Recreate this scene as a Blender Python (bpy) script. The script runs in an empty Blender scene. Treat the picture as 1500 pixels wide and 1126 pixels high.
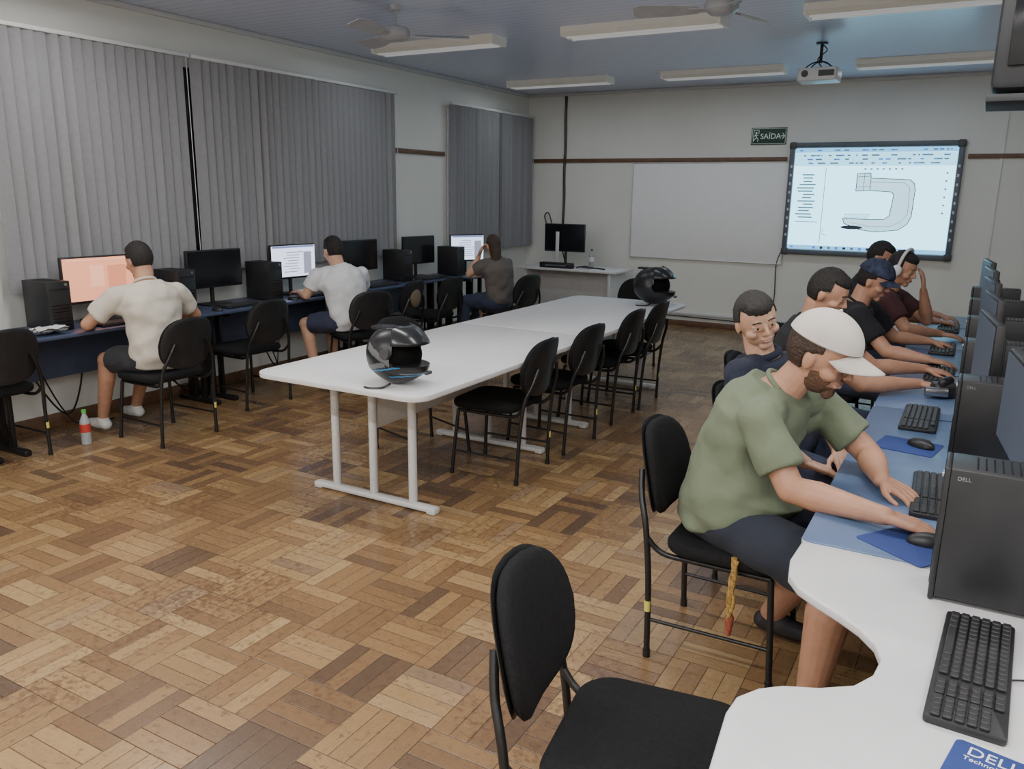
import bpy, bmesh, math, random
from mathutils import Vector as V, Matrix as M
random.seed(7)
SC=bpy.context.scene; COL=bpy.context.collection
# ---------------------------------------------------------------- materials
def mat(name,col,rough=.5,metal=0,var=.08,vscale=12,bump=0,bscale=200,emis=None,estr=0,spec=.5,sheen=0,coat=0,sub=0):
    m=bpy.data.materials.new(name); m.use_nodes=True; nt=m.node_tree; b=nt.nodes["Principled BSDF"]
    b.inputs["Roughness"].default_value=rough; b.inputs["Metallic"].default_value=metal
    b.inputs["Specular IOR Level"].default_value=spec
    if sheen: b.inputs["Sheen Weight"].default_value=sheen
    if coat: b.inputs["Coat Weight"].default_value=coat; b.inputs["Coat Roughness"].default_value=.08
    if sub:
        b.inputs["Subsurface Weight"].default_value=sub; b.inputs["Subsurface Radius"].default_value=(.012,.005,.003); b.inputs["Subsurface Scale"].default_value=1
    tc=nt.nodes.new("ShaderNodeTexCoord")
    n=nt.nodes.new("ShaderNodeTexNoise"); n.inputs["Scale"].default_value=vscale; n.inputs["Detail"].default_value=4
    nt.links.new(tc.outputs["Object"],n.inputs["Vector"])
    r=nt.nodes.new("ShaderNodeValToRGB"); c=V(col)
    r.color_ramp.elements[0].position=.3; r.color_ramp.elements[1].position=.7
    r.color_ramp.elements[0].color=(*[max(0,x*(1-var)) for x in c],1); r.color_ramp.elements[1].color=(*[min(1,x*(1+var)) for x in c],1)
    nt.links.new(n.outputs["Fac"],r.inputs["Fac"]); nt.links.new(r.outputs["Color"],b.inputs["Base Color"])
    if bump:
        n2=nt.nodes.new("ShaderNodeTexNoise"); n2.inputs["Scale"].default_value=bscale; n2.inputs["Detail"].default_value=3
        nt.links.new(tc.outputs["Object"],n2.inputs["Vector"])
        bp=nt.nodes.new("ShaderNodeBump"); bp.inputs["Strength"].default_value=bump; bp.inputs["Distance"].default_value=.01
        nt.links.new(n2.outputs["Fac"],bp.inputs["Height"]); nt.links.new(bp.outputs["Normal"],b.inputs["Normal"])
    if emis:
        b.inputs["Emission Color"].default_value=(*emis,1); b.inputs["Emission Strength"].default_value=estr
    return m
class NT:
    def __init__(s,m): s.t=m.node_tree
    def n(s,ty,**k):
        x=s.t.nodes.new(ty)
        for a,b in k.items(): setattr(x,a,b)
        return x
    def _in(s,node,i,v):
        if isinstance(v,bpy.types.NodeSocket): s.t.links.new(v,node.inputs[i])
        else: node.inputs[i].default_value=v
    def m(s,op,a,b=None,c=None):
        x=s.n("ShaderNodeMath",operation=op); s._in(x,0,a)
        if b is not None: s._in(x,1,b)
        if c is not None: s._in(x,2,c)
        return x.outputs[0]
    def comb(s,x,y,z):
        c=s.n("ShaderNodeCombineXYZ"); s._in(c,0,x); s._in(c,1,y); s._in(c,2,z); return c.outputs[0]
    def mix(s,f,a,b,blend="MIX"):
        x=s.n("ShaderNodeMix",data_type="RGBA",blend_type=blend); s._in(x,0,f); s._in(x,6,a); s._in(x,7,b); return x.outputs[2]
def floor_mat():
    m=mat("parquet",(.3,.2,.1),.4); t=NT(m); nt=m.node_tree; b=nt.nodes["Principled BSDF"]
    BS,NS=.27,4
    g=t.n("ShaderNodeNewGeometry"); sp=t.n("ShaderNodeSeparateXYZ"); nt.links.new(g.outputs["Position"],sp.inputs[0])
    X=t.m("DIVIDE",sp.outputs[0],BS); Y=t.m("DIVIDE",sp.outputs[1],BS)
    cx=t.m("FLOOR",X); cy=t.m("FLOOR",Y); par=t.m("FLOORED_MODULO",t.m("ADD",cx,cy),2)
    u=t.m("FRACT",X); v=t.m("FRACT",Y)
    def lerp(a,b_,f): return t.m("ADD",t.m("MULTIPLY",a,t.m("SUBTRACT",1,f)),t.m("MULTIPLY",b_,f))
    a=lerp(u,v,par); bb=lerp(v,u,par)
    a3=t.m("MULTIPLY",a,NS); st=t.m("FLOOR",a3); fa=t.m("FRACT",a3)
    da=t.m("MULTIPLY",t.m("MINIMUM",fa,t.m("SUBTRACT",1,fa)),BS/NS)
    db=t.m("MULTIPLY",t.m("MINIMUM",bb,t.m("SUBTRACT",1,bb)),BS)
    d=t.m("MINIMUM",da,db)
    gap=t.m("MAXIMUM",t.m("SUBTRACT",1,t.m("DIVIDE",d,.0026)),0)
    wn=t.n("ShaderNodeTexWhiteNoise",noise_dimensions="3D"); nt.links.new(t.comb(cx,cy,st),wn.inputs["Vector"])
    wb=t.n("ShaderNodeTexWhiteNoise",noise_dimensions="3D"); nt.links.new(t.comb(cx,cy,7.3),wb.inputs["Vector"])
    val=t.m("ADD",t.m("MULTIPLY",wn.outputs["Value"],.55),t.m("MULTIPLY",wb.outputs["Value"],.45))
    rp=t.n("ShaderNodeValToRGB"); nt.links.new(val,rp.inputs["Fac"])
    cr=rp.color_ramp
    cols=[(0,(.08,.056,.042)),(.18,(.13,.083,.052)),(.32,(.22,.128,.063)),(.5,(.315,.19,.088)),(.66,(.395,.25,.115)),(.82,(.49,.33,.16)),(.93,(.32,.215,.13)),(1,(.15,.11,.08))]
    cr.elements[0].position=0; cr.elements[0].color=(*cols[0][1],1); cr.elements[1].position=1; cr.elements[1].color=(*cols[-1][1],1)
    for p,c in cols[1:-1]:
        e=cr.elements.new(p); e.color=(*c,1)
    gr=t.n("ShaderNodeTexNoise"); gr.inputs["Scale"].default_value=1; gr.inputs["Detail"].default_value=5
    nt.links.new(t.comb(t.m("MULTIPLY",bb,4),t.m("MULTIPLY",a,44),t.m("MULTIPLY",wn.outputs["Value"],97)),gr.inputs["Vector"])
    c1=t.mix(t.m("MULTIPLY",gr.outputs["Fac"],.55),rp.outputs["Color"],(.15,.08,.036,1))
    sp2=t.n("ShaderNodeTexNoise"); sp2.inputs["Scale"].default_value=34; sp2.inputs["Detail"].default_value=8; sp2.inputs["Roughness"].default_value=.8
    nt.links.new(g.outputs["Position"],sp2.inputs["Vector"])
    lg=t.n("ShaderNodeTexNoise"); lg.inputs["Scale"].default_value=1.6; lg.inputs["Detail"].default_value=4; nt.links.new(g.outputs["Position"],lg.inputs["Vector"])
    spot=t.n("ShaderNodeMapRange"); nt.links.new(t.m("ADD",sp2.outputs["Fac"],t.m("MULTIPLY",t.m("SUBTRACT",lg.outputs["Fac"],.5),.36)),spot.inputs[0]); spot.inputs[1].default_value=.52; spot.inputs[2].default_value=.61; spot.inputs[4].default_value=.66
    c2=t.mix(spot.outputs[0],c1,(.085,.036,.019,1))
    c3=t.mix(gap,c2,(.02,.012,.008,1))
    nt.links.new(c3,b.inputs["Base Color"])
    nt.links.new(t.m("ADD",.16,t.m("MULTIPLY",sp2.outputs["Fac"],.25)),b.inputs["Roughness"])
    bp=t.n("ShaderNodeBump"); bp.inputs["Strength"].default_value=.28; bp.inputs["Distance"].default_value=.002
    nt.links.new(t.m("SUBTRACT",t.m("MULTIPLY",gr.outputs["Fac"],.4),gap),bp.inputs["Height"]); nt.links.new(bp.outputs[0],b.inputs["Normal"])
    return m
def ceil_mat():
    m=mat("pvc_ceiling",(.5,.52,.58),.25,vscale=2,var=.03); t=NT(m); nt=m.node_tree; b=nt.nodes["Principled BSDF"]
    g=t.n("ShaderNodeNewGeometry"); sp=t.n("ShaderNodeSeparateXYZ"); nt.links.new(g.outputs["Position"],sp.inputs[0])
    f=t.m("FRACT",t.m("DIVIDE",sp.outputs[1],.1)); e=t.m("MINIMUM",f,t.m("SUBTRACT",1,f))
    l=t.m("LESS_THAN",e,.05)
    c=t.mix(l,(.65,.72,.93,1),(.48,.54,.73,1)); nt.links.new(c,b.inputs["Base Color"])
    bp=t.n("ShaderNodeBump"); bp.inputs["Strength"].default_value=.6; bp.inputs["Distance"].default_value=.004
    nt.links.new(t.m("MINIMUM",e,.12),bp.inputs["Height"]); nt.links.new(bp.outputs[0],b.inputs["Normal"])
    return m
FLOOR=floor_mat(); CEIL=ceil_mat()
WALL=mat("wall_paint",(.77,.775,.735),.6,var=.03,vscale=1.5,bump=.05,bscale=60)
WOODT=mat("wood_rail",(.15,.08,.045),.5,var=.25,vscale=20)
BLIND=mat("blind_fabric",(.258,.26,.275),.85,var=.05,vscale=30,bump=.15,bscale=300)
BLACKP=mat("black_plastic",(.016,.016,.018),.42,var=.2)
BLACKF=mat("black_fabric",(.012,.012,.013),.95,var=.25,vscale=90,bump=.4,bscale=500,spec=.25)
METALB=mat("black_metal",(.012,.012,.013),.34,var=.1)
CHROME=mat("grey_metal",(.45,.45,.46),.3,metal=.9)
YEL=mat("yellow_tag",(.6,.56,.12),.6)
TWHITE=mat("white_laminate",(.70,.70,.71),.38,var=.03)
TGREY=mat("light_grey_steel",(.60,.60,.60),.4,var=.03)
BLUET=mat("blue_laminate",(.115,.18,.32),.35,var=.06)
NAVYT=mat("dark_blue_laminate",(.06,.08,.14),.35,var=.06)
DARKGL=mat("screen_glass",(.008,.009,.012),.15,var=.05)
GREYP=mat("grey_plastic",(.07,.07,.078),.5)
WPLAST=mat("white_plastic",(.66,.67,.68),.4,var=.03)
SKINS=[mat("skin_tan",(.50,.265,.17),.5,var=.08,vscale=25,bump=.08,bscale=250,sub=.2),mat("skin_light",(.60,.36,.25),.5,var=.08,vscale=25,bump=.08,bscale=250,sub=.2)]
HAIRB=mat("dark_hair",(.012,.009,.008),.6,var=.4,vscale=80,bump=.8,bscale=160)
HAIRG=mat("greying_hair",(.030,.027,.025),.6,var=.6,vscale=120,bump=.8,bscale=200)
HAIRBR=mat("brown_hair",(.05,.028,.018),.55,var=.4,vscale=60,bump=.8,bscale=120)
BEARD=mat("brown_beard",(.15,.075,.042),.8,var=.5,vscale=160,bump=.8,bscale=350)
LIP=mat("lip",(.42,.20,.15),.45); EYEW=mat("eye_white",(.50,.47,.45),.3,var=.02); IRIS=mat("iris",(.02,.012,.008),.2); TEETH=mat("teeth",(.62,.58,.53),.3,var=.02)
DARKSOLE=mat("dark_shoe",(.03,.03,.035),.6)
def cloth(name,c): return mat(name,c,.9,var=.035,vscale=5,bump=.45,bscale=13,sheen=.03)
# ---------------------------------------------------------------- mesh builder
class MB:
    def __init__(s): s.v=[]; s.f=[]; s.mi=[]
    def add(s,vs,fs,mi=0):
        o=len(s.v); s.v+=[tuple(v) for v in vs]; s.f+=[tuple(i+o for i in f) for f in fs]; s.mi+=[mi]*len(fs); return s
    def bm(s,bm,mi=0,T=None):
        if T is not None: bmesh.ops.transform(bm,matrix=T,verts=bm.verts)
        bm.verts.index_update(); s.add([v.co[:] for v in bm.verts],[[v.index for v in f.verts] for f in bm.faces],mi); bm.free(); return s
    def box(s,c,size,bev=0,rot=None,mi=0,seg=2):
        bm=bmesh.new(); bmesh.ops.create_cube(bm,size=1); bmesh.ops.scale(bm,vec=V(size),verts=bm.verts)
        if bev: bmesh.ops.bevel(bm,geom=bm.edges[:],offset=min(bev,min(size)*.45),segments=seg,affect="EDGES",profile=.5)
        T=M.Translation(V(c))
        if rot is not None: T=T@(rot.to_4x4() if isinstance(rot,M) else M.Rotation(rot,4,"Z"))
        return s.bm(bm,mi,T)
    def prism(s,pts,z0,z1,bev=0,mi=0,T=None,seg=2):
        bm=bmesh.new(); vs=[bm.verts.new((p[0],p[1],z0)) for p in pts]; f=bm.faces.new(vs)
        r=bmesh.ops.extrude_face_region(bm,geom=[f]); up=[e for e in r["geom"] if isinstance(e,bmesh.types.BMVert)]
        bmesh.ops.translate(bm,vec=(0,0,z1-z0),verts=up)
        if bev:
            ed=[e for e in bm.edges if abs(e.verts[0].co.z-e.verts[1].co.z)<1e-6]
            bmesh.ops.bevel(bm,geom=ed,offset=bev,segments=seg,affect="EDGES",profile=.5)
        bmesh.ops.recalc_face_normals(bm,faces=bm.faces); return s.bm(bm,mi,T)
    def rings(s,R,mi=0,cap=True,closed=True):
        n=len(R[0]); vs=[p for r in R for p in r]; fs=[]
        for i in range(len(R)-1):
            for j in range(n if closed else n-1):
                k=(j+1)%n; fs.append((i*n+j,i*n+k,(i+1)*n+k,(i+1)*n+j))
        if cap: fs.append(tuple(range(n))[::-1]); fs.append(tuple((len(R)-1)*n+j for j in range(n)))
        return s.add(vs,fs,mi)
    def frame(s,d):
        d=V(d).normalized(); a=V((0,0,1)) if abs(d.z)<.9 else V((1,0,0)); x=d.cross(a).normalized(); return x,d.cross(x).normalized()
    def cyl(s,p,q,r1,r2=None,n=16,mi=0):
        r2=r1 if r2 is None else r2; p=V(p);q=V(q); x,y=s.frame(q-p)
        return s.rings([[c+(x*math.cos(t)+y*math.sin(t))*r for t in [2*math.pi*i/n for i in range(n)]] for c,r in ((p,r1),(q,r2))],mi)
    def cap(s,p,r1,q,r2,n=16,mi=0):
        p=V(p);q=V(q); d=(q-p)
        if d.length<1e-5: d=V((0,0,1e-4))
        dn=d.normalized(); x,y=s.frame(dn); R=[]
        for i in range(1,6):
            a=math.pi/2*(i/5-1); R.append((p+dn*math.sin(a)*r1,max(math.cos(a)*r1,1e-4)))
        R.insert(0,(p-dn*r1,r1*.05))
        for i in range(0,5):
            a=math.pi/2*i/5; R.append((q+dn*math.sin(a)*r2,math.cos(a)*r2))
        R.append((q+dn*r2,r2*.05))
        return s.rings([[c+(x*math.cos(t)+y*math.sin(t))*r for t in [2*math.pi*i/n for i in range(n)]] for c,r in R],mi)
    def tube(s,pts,r,n=10,mi=0,sub=6,closed=False):
        P=[V(p) for p in pts]
        if sub>1 and len(P)>2:
            Q=[]; L=len(P)
            for i in range(L-1 if not closed else L):
                a=P[(i-1)%L] if (closed or i>0) else P[0]; b=P[i]; c=P[(i+1)%L]; d=P[(i+2)%L] if (closed or i+2<L) else P[-1]
                for k in range(sub):
                    t=k/sub; Q.append(.5*((2*b)+(c-a)*t+(2*a-5*b+4*c-d)*t*t+(3*b-a-3*c+d)*t**3))
            if not closed: Q.append(P[-1])
            P=Q
        if closed: P=P+[P[0]]
        x,y=s.frame(P[1]-P[0]); R=[]
        for i,p in enumerate(P):
            d=(P[min(i+1,len(P)-1)]-P[max(i-1,0)]).normalized()
            x=(x-d*x.dot(d)).normalized(); y=d.cross(x)
            R.append([p+(x*math.cos(t)+y*math.sin(t))*r for t in [2*math.pi*j/n for j in range(n)]])
        return s.rings(R,mi,cap=not closed)
    def ell(s,c,rad,B=None,mi=0,n=24,m=16,fn=None):
        c=V(c); B=B or M.Identity(3); R=[]
        for i in range(m+1):
            ph=-math.pi/2+math.pi*i/m; cp=max(math.cos(ph),.02); r=[]
            for j in range(n):
                t=2*math.pi*j/n; l=V((rad[0]*cp*math.cos(t),rad[1]*cp*math.sin(t),rad[2]*math.sin(ph)))
                if fn: l=fn(l)
                r.append(c+B@l)
            R.append(r)
        return s.rings(R,mi)
    def obj(s,name,mats,parent=None,loc=None,sharp=40,label=None):
        me=bpy.data.meshes.new(name); me.from_pydata(s.v,[],s.f)
        for m in (mats if isinstance(mats,(list,tuple)) else [mats]): me.materials.append(m)
        me.polygons.foreach_set("material_index",s.mi); me.polygons.foreach_set("use_smooth",[True]*len(s.f))
        bm=bmesh.new(); bm.from_mesh(me); bmesh.ops.recalc_face_normals(bm,faces=bm.faces); bm.to_mesh(me); bm.free()
        me.set_sharp_from_angle(angle=math.radians(sharp)); me.update()
        o=bpy.data.objects.new(name,me); COL.objects.link(o)
        if parent: o.parent=parent
        if loc: o.location=loc
        if label: o["label"]=label
        return o
def thing(name,label,cat,loc=(0,0,0),rot=0,group=None):
    e=bpy.data.objects.new(name,None); COL.objects.link(e); e.location=loc; e.rotation_euler=(0,0,rot); e.empty_display_size=.1
    e["label"]=label; e["category"]=cat
    if group: e["group"]=group
    return e
def tag(o,label,cat,group=None):
    o["label"]=label; o["category"]=cat
    if group: o["group"]=group
    return o
def struct(o): o["kind"]="structure"; return o
def clone(root,loc,rot=None,label=None):
    def rec(o,par):
        c=o.copy(); COL.objects.link(c)
        if par is not None: c.parent=par
        for k in [k for k in allobs if k.parent==o]: rec(k,c)
        return c
    allobs=list(root.children_recursive)
    r=rec(root,None); r.location=loc
    if rot is not None: r.rotation_euler=(0,0,rot)
    if label: r["label"]=label
    return r
def rrect(w,h,r,n=6,cx=0,cy=0):
    p=[]
    for sx,sy,a0 in ((1,1,0),(-1,1,90),(-1,-1,180),(1,-1,270)):
        for i in range(n+1):
            a=math.radians(a0+90*i/n); p.append((cx+sx*(w/2-r)+r*math.cos(a),cy+sy*(h/2-r)+r*math.sin(a)))
    return p
def textmesh(body,size,mt,name,parent,T,align="CENTER",extr=.0005,label=None):
    cu=bpy.data.curves.new("t","FONT"); cu.body=body; cu.size=size; cu.align_x=align; cu.align_y="CENTER"; cu.extrude=extr
    o=bpy.data.objects.new("t",cu); COL.objects.link(o); bpy.context.view_layer.update()
    me=bpy.data.meshes.new_from_object(o.evaluated_get(bpy.context.evaluated_depsgraph_get())); bpy.data.objects.remove(o)
    me.transform(T); me.materials.clear(); me.materials.append(mt)
    t=bpy.data.objects.new(name,me); COL.objects.link(t); t.parent=parent
    return t
# ---------------------------------------------------------------- camera
cam=bpy.data.cameras.new("camera"); cam.sensor_width=36; cam.lens=1188.6/1500*36; cam.clip_start=.05
co=bpy.data.objects.new("camera",cam); COL.objects.link(co); SC.camera=co
yaw,pi_,ro=math.radians(29.447),math.radians(13.313),math.radians(.764)
s_,c_=math.sin(yaw),math.cos(yaw); sp,cp=math.sin(pi_),math.cos(pi_)
F=V((-s_*cp,c_*cp,-sp)); R0=V((c_,s_,0)); U0=R0.cross(F)
R=R0*math.cos(ro)+U0*math.sin(ro); U=-R0*math.sin(ro)+U0*math.cos(ro)
co.matrix_world=M(((R.x,U.x,-F.x,0),(R.y,U.y,-F.y,0),(R.z,U.z,-F.z,1.7),(0,0,0,1)))
# ---------------------------------------------------------------- room
XL,XR,YN,YB,ZC=-5.71,2.6,-3.2,10.49,3.02
def slab(name,c,size,m,bev=0): return struct(MB().box(c,size,bev).obj(name,m))
slab("floor",((XL+XR)/2,(YN+YB)/2,-.05),(XR-XL+.4,YB-YN+.4,.1),FLOOR)
slab("ceiling",((XL+XR)/2,(YN+YB)/2,ZC+.05),(XR-XL+.4,YB-YN+.4,.1),CEIL)
slab("wall_back",((XL+XR)/2,YB+.1,ZC/2),(XR-XL+.4,.2,ZC),WALL)
slab("wall_left",(XL-.1,(YN+YB)/2,ZC/2),(.2,YB-YN,ZC),WALL)
slab("wall_right",(XR+.1,(YN+YB)/2,ZC/2),(.2,YB-YN,ZC),WALL)
slab("wall_front",((XL+XR)/2,YN-.1,ZC/2),(XR-XL+.4,.2,ZC),WALL)
slab("trim_1",((XL+-2.14)/2,YB-.012,2.135),(-2.14-XL,.024,.05),WOODT,.004)
slab("trim_2",((-.22+XR)/2,YB-.012,2.15),(XR+.22,.024,.05),WOODT,.004)
slab("trim_3",(XL+.012,7.87,2.135),(.024,1.0,.05),WOODT,.004)
slab("trim_4",(.10,YB-.008,1.5),(.03,.016,3.0),WALL,.004)
slab("baseboard_back",((XL+XR)/2,YB-.012,.035),(XR-XL,.024,.07),WOODT,.004)
slab("baseboard_left",(XL+.012,(YN+YB)/2,.045),(.024,YB-YN-.1,.09),WOODT,.004)
slab("trim_5",((XL+XR)/2,YB-.02,ZC-.02),(XR-XL,.04,.04),TGREY,.008)
slab("trim_6",(XL+.02,(YN+YB)/2-.03,ZC-.02),(.04,YB-YN-.1,.04),TGREY,.008)
e=thing("cable_conduit","thin pale horizontal conduit low on the back wall","conduit",(-2.2,YB-.02,.16))
MB().box((0,0,0),(2.8,.03,.03),.006).obj("channel",TGREY,e); MB().tube([(-1.4,-.02,-.03),(0,-.02,-.045),(1.4,-.02,-.03)],.007,6).obj("cable",METALB,e)
for i,(a,b) in enumerate(((3.25,7.3),(8.45,10.4))):
    mb=MB(); mb.box((XL+.008,(a+b)/2,1.85),(.012,b-a,1.6),0,mi=1)
    k=max(2,int((b-a)/1))
    for j in range(k+1): mb.box((XL+.015,a+(b-a)*j/k,1.85),(.02,.04,1.66),.003)
    mb.box((XL+.015,(a+b)/2,2.66),(.02,b-a,.04),.003); mb.box((XL+.015,(a+b)/2,1.04),(.02,b-a,.04),.003)
    struct(mb.obj("window_%d"%(i+1),[TGREY,DARKGL]))
def blind(y0,y1,z0,z1,label,odd=(),ang=16,sd=4):
    e=thing("vertical_blind",label,"blinds",(XL+.10,0,0),group="vertical window blinds")
    MB().box((0,(y0+y1)/2,z1+.015),(.045,y1-y0,.03),.005).obj("head_rail",WPLAST,e)
    mb=MB(); y=y0+.045; n=0
    while y<y1-.03:
        a=math.radians(random.gauss(ang,sd)+(24 if n in odd else 0)); w=.047; h=random.uniform(-.008,.008)
        dz=random.uniform(-.012,.012); rows=[]
        for k in range(5):
            s=-1+2*k/4; cur=.003*(1-s*s)
            rows.append([(s*w*math.sin(a)+cur, y+s*w*math.cos(a)+h*(1 if zz<1.5 else 0), zz) for zz in (z1,z1-.5,(z0+z1)/2,z0+dz)])
        mb.rings(rows,cap=False,closed=False); y+=.084; n+=1
    mb.obj("blind_slats",BLIND,e,sharp=80)
    ch=MB(); ch.tube([(.04,y1-.05,z1),(.045,y1-.05,z0+.3),(.05,y1-.04,z0)],.003,6); ch.obj("pull_cord",TGREY,e)
blind(3.08,4.66,1.0,2.70,"wide grey vertical fabric blind covering a window",(5,6))
blind(4.68,7.34,1.02,2.70,"long grey vertical fabric blind behind the computer desks",(7,8,29))
blind(8.38,10.44,.97,2.70,"grey vertical fabric blind beside the corner",(13,),28,12)
# ---------------------------------------------------------------- ceiling lights
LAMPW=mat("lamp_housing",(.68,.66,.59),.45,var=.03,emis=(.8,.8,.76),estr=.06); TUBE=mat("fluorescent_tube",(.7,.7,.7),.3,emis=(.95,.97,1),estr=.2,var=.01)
TUBEON=mat("fluorescent_tube_lit",(.8,.8,.78),.3,emis=(1,.97,.92),estr=6,var=.01)
def lamp(x,y,L,on,lab,en,col):
    e=thing("ceiling_light",lab,"light",(x,y,ZC),group="ceiling light fixtures")
    mb=MB(); prof=[(-.13,0),(-.13,-.045),(-.10,-.075),(-.02,-.045),(.02,-.045),(.10,-.075),(.13,-.045),(.13,0)]
    mb.rings([[V((sx*L/2,p[0],p[1])) for p in prof] for sx in (-1,1)]); mb.obj("housing",LAMPW,e,sharp=25)
    for sy in (-1,1): MB().cyl((-L/2+.03,sy*.055,-.07),(L/2-.03,sy*.055,-.07),.013).obj("tube",TUBEON if on else TUBE,e)
    for sx in (-1,1): MB().box((sx*(L/2-.01),0,-.045),(.02,.25,.06),.004).obj("end_cap",LAMPW,e)
    l=bpy.data.lights.new("fluorescent","AREA"); l.shape="RECTANGLE"; l.size=1.3; l.size_y=.2; l.energy=en; l.color=col
    lo=bpy.data.objects.new("fluorescent_lamp",l); COL.objects.link(lo); lo.location=(x,y,ZC-.10)
for y,dx in ((6.5,0),(9.2,-.10)):
    for x in (-4.5,-2.53,-.62): lamp(x+dx*(x<-1),y,1.32,False,"white twin-tube fluorescent fixture mounted on the ceiling",6.2,(.90,.96,1))
for y,en in ((3.3,23),(.3,42),(-2.0,42)):
    for x in (-4.5,-2.53,-.62,1.3): lamp(x,y,1.32,True,"lit white twin-tube fluorescent fixture on the ceiling",en*(.88 if x<-4 else 1),(1,.98,.95))
FANM=mat("fan_grey",(.42,.43,.46),.4)
def fan(x,y,rot,lab):
    e=thing("ceiling_fan",lab,"fan",(x,y,ZC),rot,group="ceiling fans")
    MB().cyl((0,0,0),(0,0,-.035),.05,.035,20).obj("canopy",FANM,e); MB().cyl((0,0,-.03),(0,0,-.16),.011).obj("rod",FANM,e)
    MB().rings([[V((r*math.cos(t),r*math.sin(t),z)) for t in [2*math.pi*i/28 for i in range(28)]] for r,z in ((.04,-.14),(.09,-.155),(.105,-.18),(.105,-.215),(.07,-.24),(.03,-.245))]).obj("motor",FANM,e)
    for k in range(3):
        a=2*math.pi*k/3; T=M.Rotation(a,4,"Z")@M.Translation((.0,0,-.205))@M.Rotation(math.radians(16),4,"X")
        mb=MB(); mb.prism([(.14,-.05),(.3,-.075),(.5,-.08),(.54,-.05),(.54,.05),(.5,.075),(.3,.06),(.14,.04)],-.003,.003,0,T=T); mb.prism([(.06,-.015),(.2,-.02),(.2,.02),(.06,.015)],-.009,-.003,T=T); mb.obj("blade",FANM,e)
fan(-3.93,5.15,math.radians(35),"grey three-blade ceiling fan"); fan(-1.55,5.30,math.radians(75),"grey three-blade ceiling fan near the projector")
e=thing("projector","white projector hanging on a pole from the ceiling","projector",(-1.42,8.0,ZC+.03))
MB().prism(rrect(.34,.28,.03),-.36,-.25,.012).obj("body",WPLAST,e)
MB().cyl((.08,.14,-.305),(.08,.165,-.305),.04).cyl((.08,.16,-.305),(.08,.168,-.305),.028,mi=1).obj("lens",[GREYP,DARKGL],e)
MB().cyl((-.1,-.142,-.30),(-.1,-.136,-.30),.03).obj("vent",GREYP,e); MB().box((.08,-.14,-.30),(.13,.004,.05)).obj("port_panel",GREYP,e)
mb=MB(); mb.cyl((0,0,-.03),(0,0,-.2),.014); mb.cyl((0,0,-.03),(0,0,-.045),.05)
for sx in(-1,1):
    for sy in (-1,1): mb.tube([(0,0,-.18),(sx*.07,sy*.05,-.21),(sx*.11,sy*.09,-.25)],.006,6)
mb.tube([(.01,0,-.05),(.05,-.02,-.1),(-.02,-.03,-.17),(.03,-.04,-.25)],.005,6); mb.obj("ceiling_mount",METALB,e)
e=thing("television","dark grey boxy television hanging on a ceiling bracket","television",(.30,4.05,2.12))
mb=MB(); mb.box((0,.2,.30),(.68,.34,.56),.03); mb.box((0,.42,.30),(.5,.2,.42),.05); mb.obj("cabinet",mat("tv_dark",(.03,.032,.036),.5),e)
MB().box((0,.025,.33),(.58,.012,.44),.02).obj("screen",DARKGL,e)
MB().box((0,.22,-.015),(.70,.45,.03),.004).obj("shelf",mat("shelf_grey",(.045,.047,.052),.6),e)
MB().cyl((0,.5,0),(0,.5,ZC-2.12),.02).obj("ceiling_pole",METALB,e)
# ---------------------------------------------------------------- back wall items
def emi(name,c,s): return mat(name,(c[0]*.5,c[1]*.5,c[2]*.5),.5,var=.01,emis=c,estr=s)
e=thing("whiteboard","blank white dry-erase board with thin aluminium frame on the wall","whiteboard",(-3.10,YB,1.485))
MB().box((0,-.01,0),(2.0,.02,1.22),.003).obj("panel",mat("board_white",(.90,.91,.92),.5,var=.01,spec=.3),e)
mb=MB()
for z in (-.61,.61): mb.box((0,-.014,z),(2.02,.028,.014),.004)
for x in (-1.0,1.0): mb.box((x,-.014,0),(.014,.028,1.22),.004)
mb.obj("frame",mat("aluminium",(.6,.6,.61),.4,metal=.4),e)
e=thing("interactive_whiteboard","interactive board with dark frame showing projected drawing software","screen",(-1.18,YB-.03,1.665))
W,H=1.85,1.31
MB().box((0,0,0),(W-.08,.03,H-.08),.003).obj("panel",WPLAST,e)
mb=MB()
for z in (-1,1): mb.box((0,-.01,z*(H/2-.03)),(W,.06,.06),.012)
for x in (-1,1): mb.box((x*(W/2-.03),-.01,0),(.06,.06,H),.012)
for x in (-1,1):
    for z in (-1,1): mb.box((x*(W/2-.035),-.015,z*(H/2-.035)),(.085,.07,.085),.02,mi=1)
mb.obj("frame",[mat("board_frame",(.10,.12,.15),.4),GREYP],e)
mb=MB()
for i in range(9): mb.box((-W/2+.035,-.042,-.42+i*.1),(.02,.004,.03)); mb.box((W/2-.035,-.042,-.42+i*.1),(.02,.004,.03))
mb.obj("touch_icons",WPLAST,e)
PI=emi("projected_light",(.36,.80,1.0),3.4); PG=emi("projected_grey",(.12,.26,.36),.8); PD=emi("projected_dark",(.04,.07,.1),.3); PB=emi("projected_toolbar",(.16,.48,.80),2.0); PL=emi("projected_shape_fill",(.30,.68,.88),2.4); PX=emi("projected_blue",(.04,.22,.7),1.3)
IW,IH=W-.13,H-.14
pj=MB().box((0,-.018,0),(IW,.006,IH)).obj("projected_image",PI,e)
def sx(u): return (u-1285)/240*IW
def sz(v): return -(v-292)/160*IH
def pl(pts,r,m,name,closed=False,y=-.022):
    mb=MB(); P=[V((sx(a),y,sz(b))) for a,b in pts]; P=P+([P[0]] if closed else [])
    for a,b in zip(P,P[1:]): mb.cyl(a,b,r,n=6)
    return mb.obj(name,m,pj)
MB().box((0,-.022,sz(215)),(IW,.002,.05)).obj("toolbar",PB,pj)
MB().box((0,-.022,sz(229)),(IW,.0015,.15)).obj("ribbon",PL,pj)
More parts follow.
